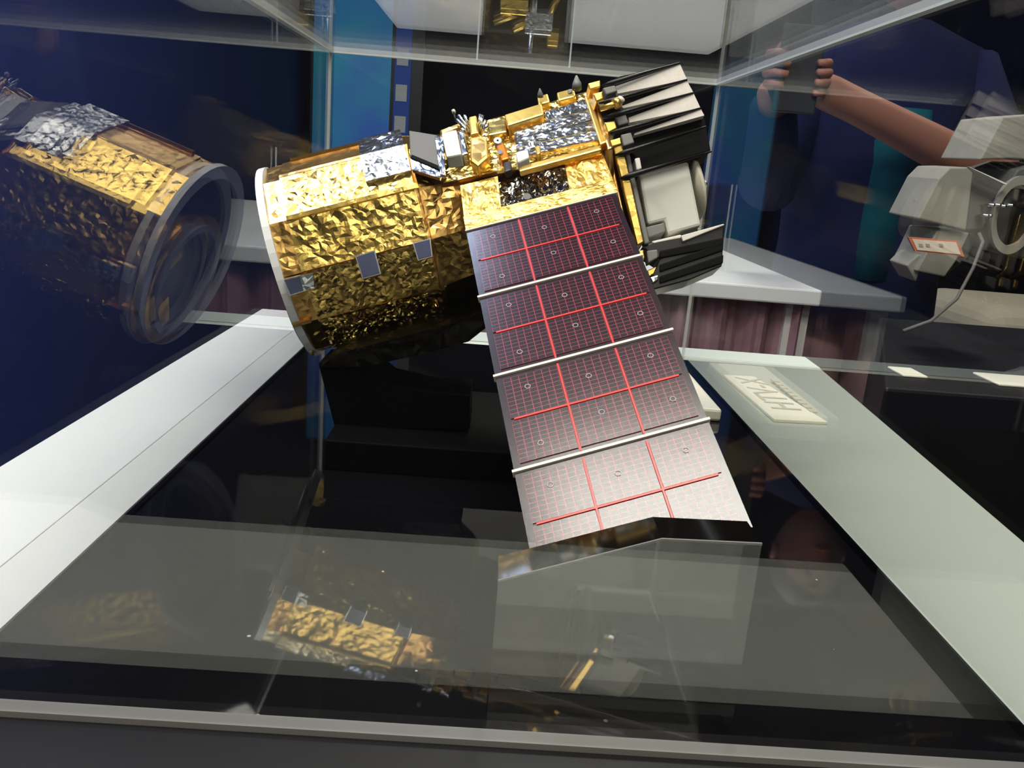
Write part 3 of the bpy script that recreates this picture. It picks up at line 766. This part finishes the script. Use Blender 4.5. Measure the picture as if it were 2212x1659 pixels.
sc_ = empty('video_screen', (-3.2, 26.0, ZF), 'large blue and teal video screen on the far wall', 'screen')
box('screen_face', (-5.6, 25.9, -4.5), (-3.1, 26.0, 7.0), 'screen_glow', sc_)
box('screen_cabinet', (-5.7, 26.0, ZF), (-3.0, 26.4, 7.1), 'frame_black', sc_)
bn = empty('vertical_banner', (-2.85, 24.0, ZF), 'blue vertical banner with white blocks beside the video screen', 'banner')
box('banner_frame', (-3.15, 24.05, ZF), (-2.30, 24.2, 6.6), 'frame_black', bn)
box('banner_sheet', (-3.05, 24.0, -3.0), (-2.62, 24.05, 6.4), 'banner_blue', bn)
for z in (2.2, 1.3, 0.5, 4.6):
    box('banner_block', (-3.0, 23.98, z), (-2.70, 24.0, z+0.42), 'banner_white', bn)

# ---- neighbour plinths on the right
pb = prism('black_plinth', [(2.22, 4.6, -1.06), (6.5, 4.6, -1.06), (6.5, 7.3, -1.06), (3.35, 7.3, -1.06)], (0, 0, ZF+1.06), 'plinth_black', None, 0.02)
tag(pb, 'black plinth on the right carrying the grey spacecraft model', 'plinth')
o = box('caption_plate', (2.47, 4.92, -1.06), (2.62, 5.14, -1.045), 'plate_cream', None, 0.006)
tag(o, 'tiny white caption plate at the left end of the black plinth', 'caption plate')
o = box('caption_plate', (3.02, 4.86, -1.06), (4.2, 5.16, -1.045), 'plate_cream', None, 0.006)
tag(o, 'long white caption plate at the right edge of the photo', 'caption plate')
gpz = prism('rounded_plinth', [(6.75, 11.5, -1.42), (12.0, 11.5, -1.42), (12.0, 14.0, -1.42), (6.75, 14.0, -1.42)], (0, 0, ZF+1.42), 'plinth_grey', None, 0.0)
md = gpz.modifiers.new('bevel', 'BEVEL'); md.width = 0.45*H; md.segments = 6
tag(gpz, 'grey plinth with a rounded top edge at the far right', 'plinth')

# ---- grey spacecraft model on the black plinth
gs = empty('grey_spacecraft_model', (4.1, 6.0, -1.06), 'grey faceted spacecraft model with a round nozzle on the right plinth', 'spacecraft model')
YS = 6.0
def zs(x, y): return (1880+x/2.515, 180+y/2.515)
def sblock(name, pts, y0, dpt, mat, parent=gs, bevel=0.01):
    return prism(name, [on_y(*zs(x, y), y0) for x, y in pts], (0.03*dpt, dpt, 0.02*dpt), mat, parent, bevel)
sblock('tank_module', [(432, 458), (538, 456), (560, 490), (522, 800), (258, 735), (370, 520)], 5.85, 0.5, 'model_grey')
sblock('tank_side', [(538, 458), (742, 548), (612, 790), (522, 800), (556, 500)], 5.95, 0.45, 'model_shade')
sblock('tank_edge', [(530, 452), (545, 456), (745, 545), (738, 553)], 5.84, 0.03, 'edge_frost')
sblock('lower_module', [(362, 800), (540, 812), (470, 960), (405, 1052), (250, 1020), (300, 930)], 5.9, 0.45, 'model_grey')
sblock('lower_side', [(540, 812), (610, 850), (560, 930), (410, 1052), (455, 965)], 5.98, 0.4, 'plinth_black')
sblock('base_foot', [(195, 990), (260, 930), (300, 935), (250, 1080)], 5.95, 0.3, 'model_grey')
sblock('service_module', [(718, 185), (900, 165), (900, 420), (770, 408), (595, 415)], 6.1, 0.6, 'model_grey')
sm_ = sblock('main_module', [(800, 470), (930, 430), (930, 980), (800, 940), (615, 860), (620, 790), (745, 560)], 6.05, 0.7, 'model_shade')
nz = on_y(*zs(730, 712), 6.03)
vs, fs = tube_pts([nz, nz+Vector((0, -0.10, 0))], [0.17, 0.18], 28)
mesh('nozzle', vs, fs, 'plinth_black', sm_, smooth=True)
vs, fs = [], []
for j in range(32):
    th = 2*math.pi*j/32
    for r, dy in ((0.17, -0.09), (0.17, -0.13), (0.22, -0.13), (0.22, -0.09)):
        vs.append(nz+Vector((r*0.72*math.cos(th), dy, r*1.2*math.sin(th))))
for j in range(32):
    for q in range(4): fs.append([4*j+q, 4*j+(q+1) % 4, 4*((j+1) % 32)+(q+1) % 4, 4*((j+1) % 32)+q])
mesh('nozzle_ring', vs, fs, 'model_grey', sm_)
for x, y in ((672, 662), (705, 662), (735, 668), (775, 664), (640, 720), (658, 720)):
    p_ = on_y(*zs(x, y), 5.80)
    tube('small_bolt', [p_, p_+Vector((0, 0.24, 0))], 0.012, 'steel', gs, 8)
cable = [on_y(*zs(x, y), yy) for x, y, yy in ((590, 815, 5.85), (612, 860, 5.8), (560, 1000, 5.75), (470, 1170, 5.7), (330, 1290, 5.65), (180, 1345, 5.62))]
cb = tube('cable', cable, 0.012, 'shade_grey', None, 8)
tag(cb, 'thin grey cable curving down from the grey spacecraft model', 'cable')
tg = empty('paper_tag', (3.55, 5.7, -0.9), 'white paper tag with an orange border hanging before the grey spacecraft', 'tag')
prism('tag_card', [on_y(*zs(x, y), 5.72) for x, y in ((205, 835), (478, 856), (512, 942), (244, 912))], (0, 0.02, 0), 'tag_orange', tg)
prism('tag_face', [on_y(*zs(x, y), 5.715) for x, y in ((228, 846), (466, 864), (492, 930), (256, 905))], (0, 0.012, 0), 'tag_white', tg)
for x0 in (262, 300, 372):
    prism('tag_print', [on_y(*zs(x, y), 5.712) for x, y in ((x0, 870), (x0+22, 872), (x0+26, 890), (x0+4, 888))], (0, 0.006, 0), 'ink_grey', tg)

# ------------------------------------------------------------------ visitor behind the case
def skin_mesh(name, pts, edges, radii, mat, parent, sub=2):
    me = bpy.data.meshes.new(name)
    org = rootloc(parent)
    me.from_pydata([tuple(W(p)-org) for p in pts], edges, [])
    o = bpy.data.objects.new(name, me); col.objects.link(o); o.parent = parent
    md = o.modifiers.new('skin', 'SKIN'); md.use_smooth_shade = True
    for i, r in enumerate(radii):
        sv = me.skin_vertices[0].data[i]
        rx, ry = r if isinstance(r, tuple) else (r, r)
        sv.radius = (rx*H, ry*H); sv.use_root = (i == 0)
    s = o.modifiers.new('sub', 'SUBSURF'); s.levels = sub; s.render_levels = sub
    me.materials.append(MAT[mat])
    return o
px0, py0 = 4.15, 9.9
vis = empty('person', (px0, py0, ZF), 'person in a navy and teal top raising a phone beyond the case', 'person')
def bz(z): return ZF + z/H        # metres above floor -> units
body_pts = [(px0, py0, bz(0.98)), (px0, py0, bz(1.20)), (px0, py0, bz(1.42)), (px0, py0, bz(1.52)),
            (px0-0.85, py0, bz(1.41)), (px0-1.25, py0-0.35, bz(1.14)), (px0-1.55, py0-1.25, bz(1.27)), (px0-1.72, py0-1.55, bz(1.33)),
            (px0+0.85, py0, bz(1.41)), (px0+1.05, py0-0.75, bz(1.19)), (px0-0.85, py0-1.45, bz(1.30)), (px0-1.35, py0-1.55, bz(1.33)),
            (px0-0.42, py0, bz(0.92)), (px0-0.45, py0-0.05, bz(0.50)), (px0-0.45, py0, bz(0.08)), (px0-0.45, py0-0.45, bz(0.04)),
            (px0+0.42, py0, bz(0.92)), (px0+0.45, py0-0.05, bz(0.50)), (px0+0.45, py0, bz(0.08)), (px0+0.45, py0-0.45, bz(0.04))]
body_e = [(0, 1), (1, 2), (2, 3), (2, 4), (4, 5), (5, 6), (6, 7), (2, 8), (8, 9), (9, 10), (10, 11), (0, 12), (12, 13), (13, 14), (14, 15), (0, 16), (16, 17), (17, 18), (18, 19)]
body_r = [0.42, 0.48, 0.46, 0.26, 0.28, 0.23, 0.16, 0.17, 0.28, 0.26, 0.17, 0.18, 0.28, 0.24, 0.18, 0.15, 0.28, 0.24, 0.18, 0.15]
skin_mesh('body', body_pts, body_e, body_r, 'skin', vis)
# head
hd = Vector((px0, py0-0.12, bz(1.645)))
vs, fs = [], []
for i in range(13):
    th = math.pi*i/12
    for j in range(20):
        ph = 2*math.pi*j/20
        x, y, z = math.sin(th)*math.cos(ph)*0.40, math.sin(th)*math.sin(ph)*0.50, math.cos(th)*0.60
        if z < 0: x *= 1+0.35*z; y *= 1+0.2*z
        if y < -0.3 and abs(x) < 0.1 and -0.2 < z < 0.15: y -= 0.12
        vs.append(hd+Vector((x, y, z)))
for i in range(12):
    for j in range(20): fs.append([i*20+j, i*20+(j+1) % 20, (i+1)*20+(j+1) % 20, (i+1)*20+j])
mesh('head', vs, fs, 'skin', vis, smooth=True)
vs2 = [hd + (p-hd)*1.07 + Vector((0, 0.06, 0.06)) for p in vs[:20*7]]
fs2 = [[i*20+j, i*20+(j+1) % 20, (i+1)*20+(j+1) % 20, (i+1)*20+j] for i in range(6) for j in range(20)]
mesh('hair', vs2, fs2, 'hair_black', vis, smooth=True)
for s in (-1, 1):
    e_ = hd+Vector((s*0.15, -0.46, 0.02)); tube('eye', [e_, e_+Vector((0, -0.03, 0))], 0.045, 'hair_black', vis, 8)
    e_ = hd+Vector((s*0.41, 0.02, -0.02)); tube('ear', [e_+Vector((-s*0.05, 0, 0)), e_+Vector((s*0.03, 0.03, 0))], 0.10, 'skin', vis, 10)
e_ = hd+Vector((0, -0.44, -0.28)); tube('mouth', [e_+Vector((-0.10, 0.02, 0)), e_+Vector((0, -0.01, 0)), e_+Vector((0.10, 0.02, 0))], 0.022, 'tag_orange', vis, 6)
# clothes
def loft(name, rings, mat, parent, seg=28):
    vs, fs = [], []
    for (cx, cy, z, rx, ry) in rings:
        for j in range(seg):
            th = 2*math.pi*j/seg
            wob = 1+0.03*math.sin(5*th+z*7)
            vs.append((cx+rx*wob*math.cos(th), cy+ry*wob*math.sin(th), z))
    for i in range(len(rings)-1):
        for j in range(seg): fs.append([i*seg+j, i*seg+(j+1) % seg, (i+1)*seg+(j+1) % seg, (i+1)*seg+j])
    fs.append(list(range(seg))); fs.append([(len(rings)-1)*seg+j for j in range(seg)])
    return mesh(name, vs, fs, mat, parent, smooth=True)
shirt = loft('shirt', [(px0, py0, bz(0.84), 0.98, 0.72), (px0, py0, bz(1.02), 0.92, 0.66), (px0, py0, bz(1.2), 0.96, 0.68), (px0, py0, bz(1.36), 1.12, 0.66), (px0, py0, bz(1.46), 0.95, 0.50), (px0, py0, bz(1.505), 0.36, 0.34)], 'shirt_navy', vis)
loft('teal_front', [(px0-0.05, py0-0.30, bz(0.96), 0.30, 0.42), (px0-0.05, py0-0.30, bz(1.1), 0.36, 0.42), (px0+0.02, py0-0.34, bz(1.25), 0.44, 0.42), (px0+0.05, py0-0.30, bz(1.32), 0.36, 0.42)], 'shirt_teal', shirt)
for s, pts in ((-1, ((-0.8, 0, 1.42), (-1.02, -0.15, 1.31), (-1.27, -0.36, 1.14), (-1.42, -0.85, 1.21), (-1.62, -1.36, 1.29))), (1, ((0.8, 0, 1.42), (0.95, -0.3, 1.31), (1.02, -0.6, 1.23)))):
    tube('sleeve', [(px0+a, py0+b_, bz(z)) for a, b_, z in pts], [0.36, 0.36, 0.38] if len(pts) == 3 else [0.36, 0.35, 0.32, 0.27, 0.22], 'shirt_navy', shirt, 16)
for s in (-1, 1):
    loft('trouser_leg', [(px0+s*0.44, py0, bz(0.05), 0.34, 0.36), (px0+s*0.44, py0-0.05, bz(0.5), 0.38, 0.42), (px0+s*0.40, py0, bz(0.80), 0.43, 0.50), (px0+s*0.34, py0, bz(0.93), 0.42, 0.46)], 'trousers_brown', vis)
    loft('shoe', [(px0+s*0.46, py0-0.22, bz(0.0), 0.27, 0.66), (px0+s*0.46, py0-0.22, bz(0.04), 0.28, 0.66), (px0+s*0.46, py0-0.1, bz(0.09), 0.24, 0.42)], 'hair_black', vis)
ph_c = Vector((px0-1.55, py0-1.72, bz(1.35)))
for s, base in ((-1, Vector((px0-1.73, py0-1.58, bz(1.34)))), (1, Vector((px0-1.36, py0-1.58, bz(1.33))))):
    for k in range(4):
        z = base.z + 0.16 - 0.085*k
        ln = (0.9, 1.0, 0.95, 0.75)[k]
        tube('finger', [(base.x, base.y, z), (base.x+s*0.10*ln, base.y-0.10, z+0.01), (base.x+s*0.06*ln, base.y-0.24*ln, z+0.01), (base.x-s*0.06*ln, base.y-0.28*ln, z)], [0.045, 0.042, 0.038, 0.03], 'skin', vis, 8)
    tube('thumb', [(base.x, base.y, base.z+0.02), (base.x-s*0.02, base.y+0.02, base.z+0.2), (base.x-s*0.06, base.y-0.04, base.z+0.30)], [0.055, 0.05, 0.036], 'skin', vis, 8)
phn = box('smartphone', (ph_c.x-0.20, ph_c.y-0.04, ph_c.z-0.38), (ph_c.x+0.20, ph_c.y, ph_c.z+0.38), 'phone_dark', None, 0.02)
tag(phn, 'dark smartphone held up by the person beyond the case', 'phone')
